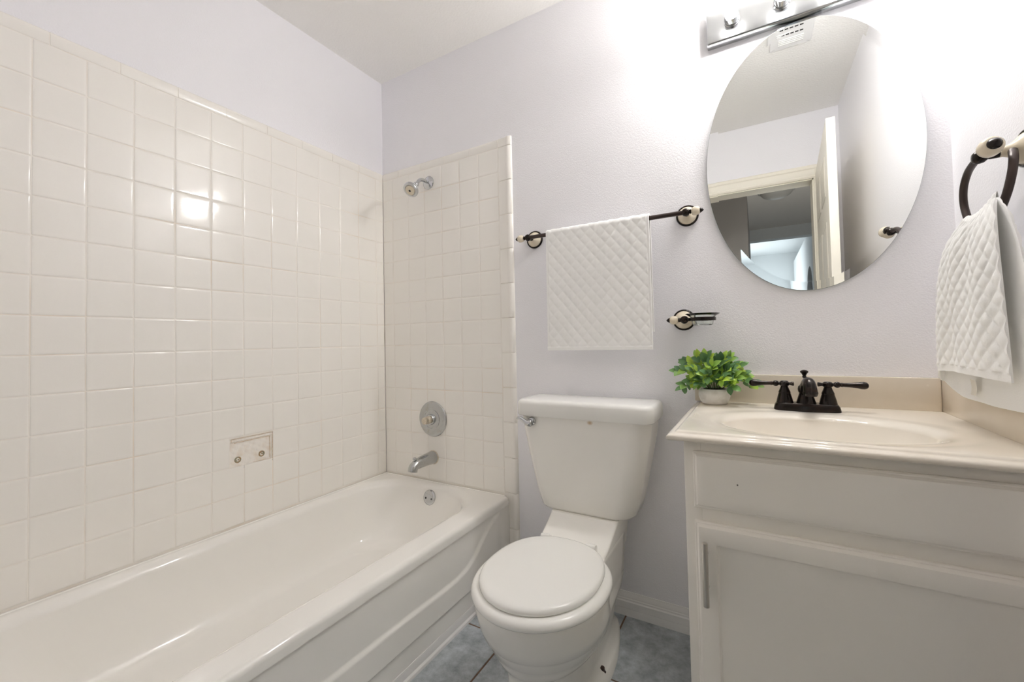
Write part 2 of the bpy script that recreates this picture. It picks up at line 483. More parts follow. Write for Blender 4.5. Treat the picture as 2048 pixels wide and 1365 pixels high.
# apron: a pressed face with a flowing raised field and a lower step
def sst(e0, e1, x):
    t = max(0, min(1, (x-e0)/(e1-e0))); return t*t*(3-2*t)
curve = [(-.02, .318), (-.09, .312), (-.125, .302), (-.17, .282), (-.215, .25), (-.26, .215), (-.31, .192), (-.37, .182), (-.45, .181), (-.6, .186), (-1.6, .20)]
def czv(y):
    for (a, za), (b_, zb) in zip(curve, curve[1:]):
        if b_ <= y <= a: return za+(zb-za)*(y-a)/(b_-a)
    return curve[0][1] if y > curve[0][0] else curve[-1][1]
def cdist(y, z):
    c = czv(y); s = (czv(y-.01)-czv(y+.01))/.02
    return (z-c)/math.sqrt(1+s*s)
def apron_fn(s, t):
    y = -.001 - 1.598*(s**1.6); z = .03+(.338-.03)*t
    fade = sst(-.06, -.115, y)
    up = 1-sst(-.008, .008, cdist(y, z))*fade
    low = sst(.096, .106, z)
    x = .7440 + .0075*up*fade*low + .0045*(1-fade)*low - .002*(1-low)
    x += (.7515-x)*sst(.320, .337, z)
    return (x, y, z)
ap = MB(); grid(ap, 260, 110, apron_fn)
obj('apron', ap, M['tub'], tub, 60, fixn=False)
# overflow plate
d = Vector((0, -1, .18)).normalized(); ov = (.357, -.070, .308)
om = MB(); lathe(om, [(.0345, -.008), (.0345, .003), (.033, .0055), (.028, .0075), (.012, .0085), (.0001, .0088)], ov, d, 32)
op = obj('overflow_plate', om, M['chrome'], tub, 40); op['label'] = 'round chrome overflow plate'
for sx in (-.017, .017):
    sm = MB(); lathe(sm, [(.0042, 0), (.0042, .010), (.003, .0112), (.0001, .0114)], Vector(ov)+Vector((sx, 0, -.003)), d, 12)
    obj('screw', sm, M['ventdark'], op, 40)

# caulk where tub and tile meet
cb = MB(); tube(cb, [(.0112, -1.6, TUBZ-.0085), (.0112, -.001, TUBZ-.0085)], .0105, 16); obj('caulk_bead', cb, M['tub'], tub, 60)
cb = MB(); tube(cb, [(.001, -.0112, TUBZ-.0085), (.735, -.0112, TUBZ-.0085)], .0105, 16); obj('caulk_bead', cb, M['tub'], tub, 60)
# strip along the foot of the tub
st = MB(); extrude_profile(st, [(0, 0), (.016, 0), (.014, .008), (.007, .012), (.005, .030), (.003, .036), (0, .036)], (.741, -1.6, 0), (.741, -.001, 0), (1, 0, 0))
struct('trim_1', st, M['vinyl'], 30, 'white vinyl strip along the foot of the tub')

# ------------------------------------------------------------------ tub fittings
t = thing('tub_spout', (.322, 0, .474), 'chrome tub spout with diverter knob below the round valve', 'faucet')
m_ = MB(); pth = [(.322, .002, .474), (.322, -.012, .4745), (.321, -.05, .474), (.319, -.09, .471), (.317, -.118, .466), (.316, -.133, .455), (.3155, -.137, .440)]
tube(m_, bez(pth, 6), [.031]*6 + [.031-.009*min(1, k/20) for k in range(31)], 24)
obj('spout_body', m_, M['chrome_worn'], t, 50)
m_ = MB(); lathe(m_, [(.0036, -.01), (.0036, .012), (.009, .014), (.0095, .019), (.007, .023), (.0001, .024)], (.316, -.121, .478), (0, -.12, 1), 18)
obj('diverter_knob', m_, M['chrome'], t, 40)
m_ = MB(); lathe(m_, [(.0335, .0), (.0335, .006), (.031, .008)], (.322, .003, .474), (0, -1, 0), 28)
obj('wall_collar', m_, M['limescale'], t, 40)

t = thing('shower_valve', (.324, 0, .660), 'round chrome shower valve plate with bare brass stem, on the tiled end wall', 'valve')
m_ = MB(); lathe(m_, [(.085, -.001), (.086, .002), (.083, .006), (.070, .0095), (.050, .0115), (.046, .0095), (.042, .0115), (.0001, .0125)], (.324, 0, .660), (0, -1, 0), 48)
obj('escutcheon', m_, M['chrome_worn'], t, 30)
m_ = MB(); lathe(m_, [(.026, .01), (.026, .024), (.023, .028), (.0001, .029)], (.324, 0, .660), (0, -1, 0), 28)
obj('valve_body', m_, M['chrome'], t, 40)
m_ = MB()
lathe(m_, [(.017, .026), (.018, .03), (.015, .032), (.018, .036), (.0155, .039), (.018, .043), (.016, .047), (.018, .052), (.0165, .064), (.012, .066), (.0001, .0662)], (.324, 0, .660), (0, -1, 0), 20)
obj('valve_stem', m_, M['limescale'], t, 40)

t = thing('wall_shower', (.320, 0, 1.825), 'small chrome shower head on a bent arm high on the end wall', 'shower head')
m_ = MB(); lathe(m_, [(.033, -.001), (.033, .002), (.029, .006), (.016, .012), (.011, .013)], (.320, 0, 1.825), (0, -1, 0), 32)
obj('flange', m_, M['chrome'], t, 40)
arm_pts = bez([(.320, .0, 1.825), (.320, -.035, 1.827), (.321, -.066, 1.817), (.324, -.090, 1.791)], 8)
m_ = MB(); tube(m_, arm_pts, .0085, 16); obj('arm', m_, M['chrome'], t, 50)
hd = Vector((.06, -.72, -.70)).normalized(); ho = Vector((.324, -.088, 1.793))
m_ = MB(); lathe(m_, [(.010, -.002), (.013, .004), (.0135, .014), (.011, .018), (.013, .026), (.022, .038), (.032, .050), (.0365, .058), (.0365, .066), (.034, .069), (.026, .0695), (.024, .067), (.0001, .067)], ho, hd, 36)
head = obj('head', m_, M['chrome'], t, 40)
m_ = MB(); lathe(m_, [(.030, .049), (.0345, .0515), (.0365, .0555), (.0350, .0585)], ho, hd, 36); obj('white_band', m_, M['vinyl'], head, 40)
m_ = MB(); lathe(m_, [(.022, .066), (.022, .0735), (.019, .075), (.006, .0755), (.0055, .072), (.0001, .072)], ho, hd, 28)
o = obj('spray_face', m_, M['cream'], head, 40)
m_ = MB(); lathe(m_, [(.0055, .0705), (.005, .0755), (.0001, .0757)], ho, hd, 12); obj('spray_nozzle', m_, M['ventdark'], head, 40)

# ------------------------------------------------------------------ toilet
TX = 1.160
toi = thing('toilet', (TX, -.33, 0), 'white two-piece toilet with closed lid between the tub and the vanity', 'toilet')
def sd_ell(x, y, cy, a, b, e=2.0):
    k = (abs(x/a)**e + abs((y-cy)/b)**e)**(1/e); return (k-1)*min(a, b)
def sd_rr(x, y, y0, y1, wd, r):
    qx = abs(x)-(wd-r); qy = abs(y-(y0+y1)/2)-((y1-y0)/2-r)
    return math.hypot(max(qx, 0), max(qy, 0))+min(max(qx, qy), 0)-r
def smin(a, b, k):
    h = max(k-abs(a-b), 0)/k; return min(a, b)-h*h*k*.25
def bowl_ring(z, cy, a, b, wd, yr, e=2.0, k=.05, n=96, oy=-.36):
    P = []
    for i in range(n):
        th = 2*PI*i/n; c, s = math.cos(th), math.sin(th); lo, hi = 0, .6
        for _ in range(26):
            r = (lo+hi)/2; x, y = r*c, oy+r*s
            f = smin(sd_ell(x, y, cy, a, b, e), sd_rr(x, y, -.42, yr, wd, min(.045, wd*.5)), k)
            if f < 0: lo = r
            else: hi = r
        P.append((TX+lo*c, oy+lo*s, z))
    return P
lev = [ # z, cy, a, b, rear half width, rear edge, squareness
    (0, -.335, .128, .290, .072, -.06, 2.3), (.020, -.335, .126, .288, .070, -.062, 2.3), (.027, -.338, .117, .280, .068, -.065, 2.3),
    (.042, -.360, .098, .274, .056, -.07, 2.9), (.060, -.366, .093, .268, .060, -.07, 3.0), (.110, -.370, .092, .264, .076, -.06, 3.0), (.150, -.375, .096, .260, .092, -.05, 2.9),
    (.165, -.382, .106, .257, .103, -.05, 2.5), (.178, -.402, .120, .246, .106, -.05, 2.4), (.190, -.430, .139, .228, .108, -.05, 2.25), (.207, -.458, .147, .210, .110, -.05, 2.1),
    (.2165, -.462, .1515, .2085, .110, -.05, 2.05), (.2215, -.462, .1575, .2145, .111, -.05, 2.05), (.245, -.480, .164, .207, .112, -.05, 2.0), (.2555, -.488, .167, .205, .113, -.05, 2.0),
    (.2605, -.488, .1735, .2115, .113, -.05, 2.0), (.285, -.502, .177, .207, .115, -.05, 2.0), (.315, -.514, .178, .204, .116, -.05, 2.0), (.340, -.521, .179, .204, .117, -.05, 2.0), (.352, -.522, .177, .202, .117, -.05, 2.0), (.356, -.522, .171, .196, .114, -.052, 2.0)]
m_ = MB(); loft(m_, [bowl_ring(*q) for q in lev])
# shelf under the tank
sh = [(.30, .110, -.25), (.350, .116, -.335), (.356, .117, -.322), (.366, .118, -.292), (.380, .119, -.262), (.398, .120, -.226), (.410, .121, -.203), (.417, .121, -.197)]
loft(m_, [rrect(TX, (yf-.035)/2, wd, (-.035-yf)/2, .018, z, 5) for z, wd, yf in sh])
obj('bowl', m_, M['porcelain'], toi, 50)
# tank
mt_ = mat('tank_porcelain', (.89, .875, .835), .1, spec=.5)
add_spot(mt_, (1.196-TX, -.195+.33, .7440), .011, (.60, .47, .33), .7, (1.1, 3, .8))
m_ = MB(); rg = []
for z, wd, yf, r in ((.415, .146, -.168, .045), (.419, .156, -.178, .054), (.428, .164, -.184, .058), (.47, .178, -.186, .058), (.53, .191, -.189, .056), (.62, .209, -.192, .052), (.70, .224, -.194, .050), (.757, .231, -.195, .048)):
    rg.append(rrect(TX-.006, (yf-.018)/2, wd+.010, (-.018-yf)/2, (.02, .02, r, r*1.28), z, 10))
loft(m_, rg)
obj('tank', m_, mt_, toi, 50)
m_ = MB(); rg = []
for ins, z in ((.012, .752), (.003, .753), (0, .757), (0, .797), (.0015, .8045), (.006, .8095), (.013, .8120), (.03, .8132), (.08, .8138)):
    rg.append(rrect(TX-.004, (-.010-.209)/2, .2515-ins, (.209-.010)/2-ins, (max(.022-ins*.3, .006),)*2+(max(.040-ins*.3, .01),)*2, z, 8))
loft(m_, rg)
o = obj('tank_lid', m_, M['seat'], toi, 50)
m_ = MB()
lathe(m_, [(.016, -.004), (.016, .006), (.012, .010), (.0001, .0115)], (.972, -.192, .733), (0, -1, 0), 22)
tube(m_, bez([(.974, -.203, .729), (.960, -.209, .728), (.944, -.211, .737), (.930, -.213, .744), (.917, -.215, .743)], 6), [.0125, .0135, .014, .0138, .013, .012, .011, .010, .0093, .0088, .0083, .008, .0078, .0076, .0075, .0075, .0074, .0072, .007, .0068, .0065, .006, .0055, .0045, .002], 14)
o = obj('flush_lever', m_, M['chrome'], toi, 50); o['label'] = 'chrome flush lever'
# seat and lid
def seat_ring(z, a, bf, bb, cy=-.523, n=72):
    P = []
    for i in range(n):
        th = 2*PI*i/n; c, s = math.cos(th), math.sin(th)
        b_ = bf if s < 0 else bb
        e_ = 1.0 if s < 0 else .86
        P.append((TX+.004+a*math.copysign(abs(c)**e_, c), cy+b_*math.copysign(abs(s)**e_, s), z))
    return P
m_ = MB(); loft(m_, [seat_ring(z, .186-i, .214-i, .202-i) for i, z in ((.012, .3570), (.004, .358), (.0005, .362), (0, .367), (.002, .373), (.007, .3785), (.014, .381), (.03, .382))])
obj('seat', m_, M['seat'], toi, 60)
m_ = MB(); loft(m_, [seat_ring(z, .164-i, .193-i, .199-i) for i, z in ((.010, .3825), (.003, .383), (0, .3855), (0, .390), (.0018, .395), (.006, .3985), (.014, .4005), (.05, .4025), (.1, .4032))])
obj('lid', m_, M['seat'], toi, 60)
for sx in (-.078, .078):
    m_ = MB(); box(m_, TX+sx-.013, TX+sx+.013, -.337, -.305, .354, .390, .004)
    lathe(m_, [(.0001, 0), (.008, .001), (.008, .030), (.0001, .031)], (TX+sx-.0155, -.327, .388), (1, 0, 0), 14)
    obj('hinge', m_, M['seat'], toi, 40)
for sx in (-.106, .106):
    m_ = MB(); lathe(m_, [(.011, .012), (.012, .024), (.008, .028), (.0075, .036), (.0001, .037)], (TX+sx, -.335, .003), (0, 0, 1), 12)
    o = obj('floor_bolt', m_, M['bolt'], toi, 40); o['label'] = 'rusty floor bolt'

# ------------------------------------------------------------------ vanity cabinet
CX0, CX1, CYF = 1.545, 2.170, -.520
van = thing('vanity_cabinet', (1.86, -.26, 0), 'off-white painted vanity cabinet with one drawer front and a panel door', 'cabinet')
m_ = MB()
box(m_, CX0, CX0+.018, CYF+.019, YB-.001, .0, .792, .001)            # side
box(m_, CX1-.018, CX1, CYF+.019, YB-.001, 0, .792, .001)
box(m_, CX0+.018, CX1-.018, CYF+.03, -.01, .09, .105)
box(m_, CX0+.018, CX1-.018, -.02, -.012, .1, .792)
box(m_, CX0, CX0+.036, CYF, CYF+.019, 0, .792, .0012)           # face frame
box(m_, CX1-.03, CX1, CYF, CYF+.019, 0, .792, .0012)
box(m_, CX0+.036, CX1-.03, CYF, CYF+.019, .742, .792, .0008)
box(m_, CX0+.036, CX1-.03, CYF, CYF+.019, .598, .655, .0008)
box(m_, CX0+.036, CX1-.03, CYF, CYF+.019, .09, .13, .0008)
box(m_, CX0+.018, CX1-.018, CYF+.055, CYF+.07, 0, .09)
obj('carcass', m_, M['cabinet'], van, 35)
def raised_front(x0, x1, z0, z1, steps):
    rings = []
    for ins, y in steps: rings.append([(p[0], y, p[1]) for p in rrect((x0+x1)/2, (z0+z1)/2, (x1-x0)/2-ins, (z1-z0)/2-ins, .002, 0, 2)])
    return rings
DXR = 2.148
add_spot(M['drawer'], (1.655-1.86, -.539+.26, .706), .0022, (.12, .10, .08), .6, (1, 4, 1.3))
m_ = MB(); F = CYF-.0005
loft(m_, raised_front(1.5645, DXR, .640, .7685, ((0, F), (0, F-.006), (.0025, F-.0085), (.0045, F-.0085), (.0075, F-.012), (.009, F-.0155), (.012, F-.0165), (.03, F-.0165))))
obj('drawer_front', m_, M['drawer'], van, 25)
dz0, dz1 = .112, .610
m_ = MB()
loft(m_, raised_front(1.5645, DXR, dz0, dz1, ((0, F), (0, F-.007), (.0025, F-.0095), (.0045, F-.0095), (.0075, F-.013), (.009, F-.0175), (.012, F-.0185), (.0425, F-.0185), (.0445, F-.0175), (.0475, F-.0115), (.050, F-.0105))), True, True)
door = obj('door', m_, M['cabinet'], van, 25)
m_ = MB()
hx, hy = 1.588, F-.045
tube(m_, [(hx, hy, .440), (hx, hy, .4405), (hx, hy, .578), (hx, hy, .5785)], [.0055, .0062, .0062, .0055], 18)
for zz in (.472, .546): tube(m_, [(hx, hy+.003, zz), (hx, F-.0180, zz)], .0045, 12)
o = obj('handle', m_, M['nickel'], door, 40); o['label'] = 'brushed nickel bar handle'

# ------------------------------------------------------------------ vanity top with moulded sink
VX0, VX1, VYB, VYF, VZ = 1.511, 2.172, YB-.001, -.556, .815
top = thing('bathroom_countertop', (1.84, -.27, .785), 'cream cultured marble vanity top with oval sink and low backsplashes', 'countertop')
m_ = MB(); N = 192
def rect_pt(a, x0, x1, y0, y1, cx, cy):
    c, s = math.cos(a), math.sin(a)
    tx = ((x1-cx) if c > 0 else (x0-cx))/c if abs(c) > 1e-9 else 1e9
    ty = ((y1-cy) if s > 0 else (y0-cy))/s if abs(s) > 1e-9 else 1e9
    tt_ = min(tx, ty); return cx+c*tt_, cy+s*tt_
SX, SY = 1.826, -.333
angs = [2*PI*k/N for k in range(N)]
corner = [math.atan2(yy-SY, xx-SX) % (2*PI) for xx in (VX0, VX1) for yy in (VYF, VYB)]
for ca in corner:
    i = min(range(N), key=lambda k: abs(angs[k]-ca)); angs[i] = ca
def rr_(ox, oyf, z):      # outer outline inset on the left / front only
    return [(*rect_pt(a, VX0+ox, VX1, VYF+oyf, VYB, SX, SY), z) for a in angs]
def el_(a, b, z, cy=SY): return [(SX+a*math.cos(t_), cy+b*math.sin(t_), z) for t_ in angs]
rings = [rr_(.024, .024, .7930), rr_(.008, .008, .7932), rr_(.0035, .0035, .7944), rr_(.0008, .0008, .7970), rr_(0, 0, .8000), rr_(.0008, .0008, .8032), rr_(.0035, .0035, .8062), rr_(.0080, .0080, .8080), rr_(.0130, .0130, .8084), rr_(.0165, .0165, .8090),
         rr_(.0185, .0185, .8110), rr_(.0205, .0205, .8134), rr_(.024, .024, .8146), rr_(.030, .030, .8150)]
rings += [el_(.292, .212, .8146, SY+.012), el_(.284, .204, .8135, SY+.012), el_(.262, .190, .8130, SY+.006), *[el_(.246-.042*math.sin(PI/2*k/14*.92), .184-.036*math.sin(PI/2*k/14*.92), .8129-.020*(1-math.cos(PI/2*k/14*.92))) for k in range(15)], el_(.196, .141, .783), el_(.175, .125, .755), el_(.14, .098, .720), el_(.09, .062, .696), el_(.03, .025, .690), el_(.022, .02, .686)]
# keep the raised oval inside the outline
def clampring(rg):
    return [(min(max(x, VX0+.034), 2.127), min(max(y, VYF+.034), -.016), z) for x, y, z in rg]
rings = rings[:14] + [clampring(r) for r in rings[14:17]] + rings[17:]
loft(m_, rings, False, True)
deck = obj('sink_deck', m_, M['counter'], top, 40)
m_ = MB(); box(m_, VX0+.001, 2.130, -.014, YB-.001, .8135, .906, .003); o = obj('backsplash', m_, M['splash'], top, 40)
m_ = MB(); box(m_, 2.1302, XR-.002, VYF+.03, YB-.001, .8135, .906, .003); o = obj('side_splash', m_, M['splash'], top, 40)

# ------------------------------------------------------------------ faucet
FX, FY, FZ = 1.819, -.108, .8132
fa = thing('sink_faucet', (FX, FY, FZ), 'dark bronze two-handle sink faucet behind the oval sink', 'faucet')
m_ = MB()
def base_out(s, z):
    P = []
    for a in [2*PI*k/64 for k in range(64)]:
        c, sn = math.cos(a), math.sin(a)
        x = .080*math.copysign(abs(c)**.35, c); y = .026*math.copysign(abs(sn)**.6, sn)
        y += (-.006*math.exp(-(x/.03)**2) if sn < 0 else 0)
        P.append((FX+x*s, FY+y*s, z))
    return P
loft(m_, [base_out(1, FZ), base_out(1, FZ+.004), base_out(.97, FZ+.014), base_out(.93, FZ+.020), base_out(.86, FZ+.022)])
obj('base_plate', m_, M['bronze'], fa, 40)
def handle(sx):
    hx = FX+sx*.0515
    m = MB(); lathe(m, [(.022, .018), (.0215, .022), (.019, .034), (.0155, .047), (.0148, .049), (.0155, .051), (.0148, .053), (.012, .060), (.0095, .067), (.0092, .069), (.0115, .071), (.0118, .074), (.0118, .080), (.010, .083), (.0075, .0845), (.0001, .085)], (hx, FY, FZ), (0, 0, 1), 28)
    hub = obj('handle_base', m, M['bronze'], fa, 40)
    m = MB(); zz = FZ+.0765
    ax = (sx, 0, -.005)
    lathe(m, [(.0048, .008), (.0048, .014), (.0068, .016), (.0085, .020), (.0085, .023), (.0068, .027), (.005, .0285), (.0058, .030), (.0060, .033), (.0055, .035), (.0058, .045), (.0066, .055), (.0082, .066), (.0100, .074), (.0104, .080), (.0088, .086), (.005, .0895), (.0001, .0905)], (hx, FY, zz), ax, 22)
    lathe(m, [(.0048, .008), (.0045, .014), (.0055, .018), (.0065, .021), (.006, .0235), (.0001, .0245)], (hx, FY, zz), (-sx, 0, 0), 18)
    o = obj('lever', m, M['bronze'], hub, 40)
handle(-1); handle(1)
m_ = MB()
lathe(m_, [(.0255, .018), (.0245, .022), (.021, .034), (.0175, .045), (.0165, .050), (.0175, .052), (.019, .056), (.0195, .062), (.018, .069), (.013, .075), (.0001, .077)], (FX, FY, FZ), (0, 0, 1), 30)
sp = bez([(FX, FY-.002, FZ+.052), (FX+.001, FY-.016, FZ+.072), (FX+.003, FY-.034, FZ+.0835), (FX+.0045, FY-.050, FZ+.0815), (FX+.0055, FY-.060, FZ+.070), (FX+.0058, FY-.062, FZ+.060)], 6)
tube(m_, sp, [.0165-.0015*math.sin(PI*min(1, k/28)) for k in range(len(sp))], 22)
spo = obj('spout', m_, M['bronze'], fa, 50)
m_ = MB(); lathe(m_, [(.0145, -.002), (.0170, .001), (.0175, .006), (.0160, .008), (.0150, .0125), (.0001, .013)], (FX+.0058, FY-.062, FZ+.062), (0, 0, -1), 22); obj('aerator', m_, M['bronze'], spo, 40)
m_ = MB(); lathe(m_, [(.0028, .06), (.0028, .092), (.006, .095), (.0042, .099), (.006, .104), (.0105, .110), (.0098, .113), (.006, .1155), (.0001, .1165)], (FX-.001, FY+.012, FZ), (0, 0, 1), 18); obj('lift_rod', m_, M['bronze'], fa, 40)

# ------------------------------------------------------------------ potted plant
PX, PYY, PZ = 1.577, -.072, .8152
pl = thing('potted_plant', (PX, PYY, PZ), 'small bushy green plant in a round whitewashed pot by the faucet', 'plant')
m_ = MB(); lathe(m_, [(.030, 0), (.036, .001), (.041, .008), (.0455, .020), (.047, .030), (.0455, .040), (.0415, .0480), (.040, .0490), (.038, .0480), (.037, .042), (.0001, .041)], (PX, PYY, PZ), (0, 0, 1), 40)
obj('pot', m_, M['pot'], pl, 50)
m_ = MB(); lathe(m_, [(.0375, .038), (.0375, .0450), (.03, .048), (.0001, .0495)], (PX, PYY, PZ), (0, 0, 1), 24); obj('soil', m_, M['soil'], pl, 40)
lf, sm = MB(), MB()
def leaf(p, d, up, L, W):
    d = Vector(d).normalized(); side = d.cross(Vector(up)).normalized(); nrm = side.cross(d)
    prof = [(0, .06), (.12, .45), (.3, .88), (.5, 1), (.7, .82), (.88, .42), (1, .02)]
    v = []; f = []
    for t_, w_ in prof:
        c = Vector(p)+d*(L*t_)-nrm*(L*.22*t_*t_)
        for s_ in (-1, 0, 1): v.append(c+side*(W*.5*w_*s_)+nrm*(W*.16*abs(s_)*w_))
    for i in range(len(prof)-1):
        for k in range(2): f.append((i*3+k, i*3+k+1, (i+1)*3+k+1, (i+1)*3+k))
    lf.add(v, f)
tips = []
# outward sprigs: (dx, dy, dz) of the tip from the pot mouth
for dx, dy, dz in ((-.105, -.02, .050), (-.085, .012, .075), (-.085, -.045, .002), (-.045, .01, .095), (-.055, -.045, .055), (-.02, -.02, .098), (.005, .02, .085), (.03, -.01, .092), (.045, .022, .090), (.075, .005, .068), (.065, -.04, .035), (.112, .004, .012), (.085, .02, .038), (-.015, -.06, .040), (.03, -.06, .030), (.0, -.045, .072), (-.065, -.01, .020), (.02, .01, .060), (.05, -.03, .060), (-.035, -.055, .018), (.055, -.05, .008)):
    a = Vector((PX+dx*.18, PYY+dy*.18, PZ+.045)); tip = Vector((PX+dx, min(PYY+dy, -.040), PZ+.052+dz))
    mid = (a+tip)/2+Vector((0, 0, .018+.1*abs(dx)))
    pth = bez([a, mid, tip], 6); tube(sm, pth, [.0014-.0006*k/12 for k in range(13)], 6)
    for i in range(3, 13, 2):
        tdir = (pth[min(i+1, 12)]-pth[i-1]).normalized(); u_, w_, _ = basis(tdir)
        a0 = random.uniform(0, PI)
        for q in range(3 if i > 8 else 2):
            an = a0+q*(2*PI/3 if i > 8 else PI)
            rad = u_*math.cos(an)+w_*math.sin(an)
            dd = (tdir*random.uniform(.5, .9)+rad*random.uniform(.6, 1.0)+Vector((0, 0, .25)))
            Lx = random.uniform(.026, .036); e_ = pth[i]+dd.normalized()*Lx
            if e_.y > -.018: dd.y -= 1.6
            leaf(pth[i], dd, Vector((-.25, -.75, .75))+rad*.35, Lx, random.uniform(.018, .024))
    leaf(tip, (tip-mid).normalized()+Vector((0, 0, .3)), (-.25, -.75, .75), .030, .019)
obj('stems', sm, M['stem'], pl, 40)
obj('foliage', lf, M['leaf'], pl, 60, fixn=False)

# ------------------------------------------------------------------ bronze and cream wall fittings
def rosette(parent, c, axis, knob):
    """a bronze rimmed cream disc with a bronze neck out to a knob"""
    m = MB(); lathe(m, [(.0365, 0), (.0375, .003), (.0365, .0065), (.034, .0085), (.032, .0080), (.031, .0055), (.0001, .0050)], c, axis, 40)
    bp = obj('backplate', m, M['bronze'], parent, 40)
    m = MB(); lathe(m, [(.0315, .005), (.031, .0075), (.027, .013), (.020, .019), (.0135, .026), (.0105, .034), (.0100, .040), (.0001, .0405)], c, axis, 36)
    obj('cream_rosette', m, M['cream'], bp, 50)
    m = MB(); ax = Vector(axis); L = (Vector(knob)-Vector(c)).length; ax2 = Vector(knob)-Vector(c)
    lathe(m, [(.0085, .036), (.0085, L-.016), (.0075, L-.012), (.0125, L-.006), (.0135, L), (.0125, L+.006), (.0080, L+.0105), (.0001, L+.0115)], c, ax2, 24)
    return obj('post', m, M['bronze'], parent, 40)
def finial(parent, p, d, s=1):
    m = MB(); lathe(m, [(.008*s, .006*s), (.0075*s, .014*s), (.0095*s, .017*s), (.0065*s, .019*s), (.0060*s, .022*s)], p, d, 20)
    fn_ = obj('finial', m, M['bronze'], parent, 40)
    m = MB(); lathe(m, [(.0060*s, .0195*s), (.012*s, .0212*s), (.0158*s, .028*s), (.0165*s, .036*s), (.0150*s, .044*s), (.0105*s, .0490*s), (.0001, .0495*s)], p, d, 26); obj('cream_ball', m, M['cream'], fn_, 50)
    m = MB(); lathe(m, [(.0095*s, .0480*s), (.0100*s, .0505*s), (.0080*s, .0545*s), (.0035*s, .0605*s), (.0001, .0625*s)], p, d, 20); obj('tip', m, M['bronze'], fn_, 40)

BZ, BY = 1.454, -.066
tbar = thing('towel_bar', (1.2, YB, BZ), 'dark bronze towel bar with cream end knobs above the toilet', 'towel bar')
rosette(tbar, (.900, YB-.0005, BZ+.006), (0, -1, 0), (.904, BY, BZ)); rosette(tbar, (1.504, YB-.0005, BZ+.006), (0, -1, 0), (1.508, BY, BZ))
m_ = MB(); tube(m_, [(.906, BY, BZ), (1.507, BY, BZ)], .0078, 18); obj('bar', m_, M['barbronze'], tbar, 40)
finial(tbar, (.902, BY, BZ), (-1, 0, 0), .9); finial(tbar, (1.508, BY, BZ), (1, 0, 0), .9)

# quilted towel over the bar
def quilt(u, v, pu=.0385, pv=.0465):
    a = (u/pu+v/pv)*PI; b_ = (u/pu-v/pv)*PI
    return (abs(math.sin(a))*abs(math.sin(b_)))**.6
tw = MB(); X0t, X1t = .993, 1.389; LF, LB = .462, .40; rr = .0135
def towel_pt(s, t, side):
    """t along the drop from the back hem over the bar to the front hem"""
    tot = LB+PI*rr+LF; d = t*tot; x = X0t+(X1t-X0t)*s
    if d < LB: p = (0, BY+rr, BZ-(LB-d)); n = (0, 1, 0); dr = LB-d
    elif d < LB+PI*rr:
        a = (d-LB)/rr; p = (0, BY+rr*math.cos(a), BZ+rr*math.sin(a)); n = (0, math.cos(a), math.sin(a)); dr = 0
    else:
        dr = d-LB-PI*rr; p = (0, BY-rr, BZ-dr); n = (0, -1, 0)
    edge = min(s, 1-s)*(X1t-X0t)
    h = .0024*quilt(x, d)*min(1, max(0, edge-.006)/.004) if edge < .012 else .0024*quilt(x, d)
    hem = min(d, tot-d)
    if hem < .012: h = .0025
    h += .0012*(edge < .006)
    wv = .0035*math.sin(5*s*PI+.6)*(dr/.46)**1.2
    th = .0025
    k = (h+th) if side > 0 else -th
    spread = 1+.012*(dr/.46)*(s-.5)*2*0
    xx = x+(s-.5)*.004*(dr/.46)
    return (xx, p[1]+n[1]*k-abs(wv)*(1 if n[1] < 0 else -1)*.6, p[2]+n[2]*k)
nx, ny = 190, 400
grid(tw, nx, ny, lambda s, t_: towel_pt(s, t_, 1)); n0 = len(tw.v)
grid(tw, 40, 120, lambda s, t_: towel_pt(s, t_, -1))
# close the two side edges and the hems with thin strips
def strip(fn1, fn2, n):
    v = []; f = []
    for i in range(n+1): v += [fn1(i/n), fn2(i/n)]
    for i in range(n): f.append((2*i, 2*i+1, 2*i+3, 2*i+2))
    tw.add(v, f)
for s_ in (0, 1): strip(lambda q, s_=s_: towel_pt(s_, q, 1), lambda q, s_=s_: towel_pt(s_, q, -1), 400)
for t_ in (0, 1): strip(lambda q, t_=t_: towel_pt(q, t_, 1), lambda q, t_=t_: towel_pt(q, t_, -1), 190)
o = obj('bath_towel', tw, M['towel'], None, 70, loc=(1.191, BY, BZ-.46), fixn=False)
o['label'] = 'white quilted bath towel hanging over the bar above the toilet'; o['category'] = 'towel'

# glass soap dish in its holder
sd = thing('soap_dish_holder', (1.482, YB, 1.092), 'small bronze and cream wall holder carrying a clear glass soap dish', 'soap dish')
rosette(sd, (1.482, YB-.0005, 1.093), (0, -1, 0), (1.492, -.060, 1.091))
finial(sd, (1.490, -.060, 1.091), (-1, 0, 0), .9)
DCX, DCY, DCZ = 1.549, -.066, 1.091
m_ = MB(); pr = [(DCX+.038*math.cos(a), DCY+.038*math.sin(a), DCZ) for a in [2*PI*k/48 for k in range(49)]]
rings = []
for a in [2*PI*k/48 for k in range(48)]:
    c, s = math.cos(a), math.sin(a)
    rings.append([(DCX+(.0375+o_)*c, DCY+(.0375+o_)*s, DCZ+h_) for o_, h_ in ((-.002, -.0055), (.002, -.0055), (.003, -.004), (.003, .004), (.002, .0055), (-.002, .0055))])
rings.append(rings[0]); loft(m_, rings, False, False)
tube(m_, [(1.497, -.062, 1.091), (1.514, -.065, 1.091)], .0058, 14)
obj('ring', m_, M['bronze'], sd, 40)
gd = MB(); lathe(gd, [(.0001, -.021), (.028, -.021), (.031, -.018), (.0335, -.008), (.035, .004), (.041, .0105), (.052, .0165), (.0535, .0180), (.052, .0185), (.040, .0130), (.0325, .0065), (.031, -.006), (.028, -.0165), (.0001, -.0175)], (DCX, DCY, DCZ), (0, 0, 1), 48, cap=False)
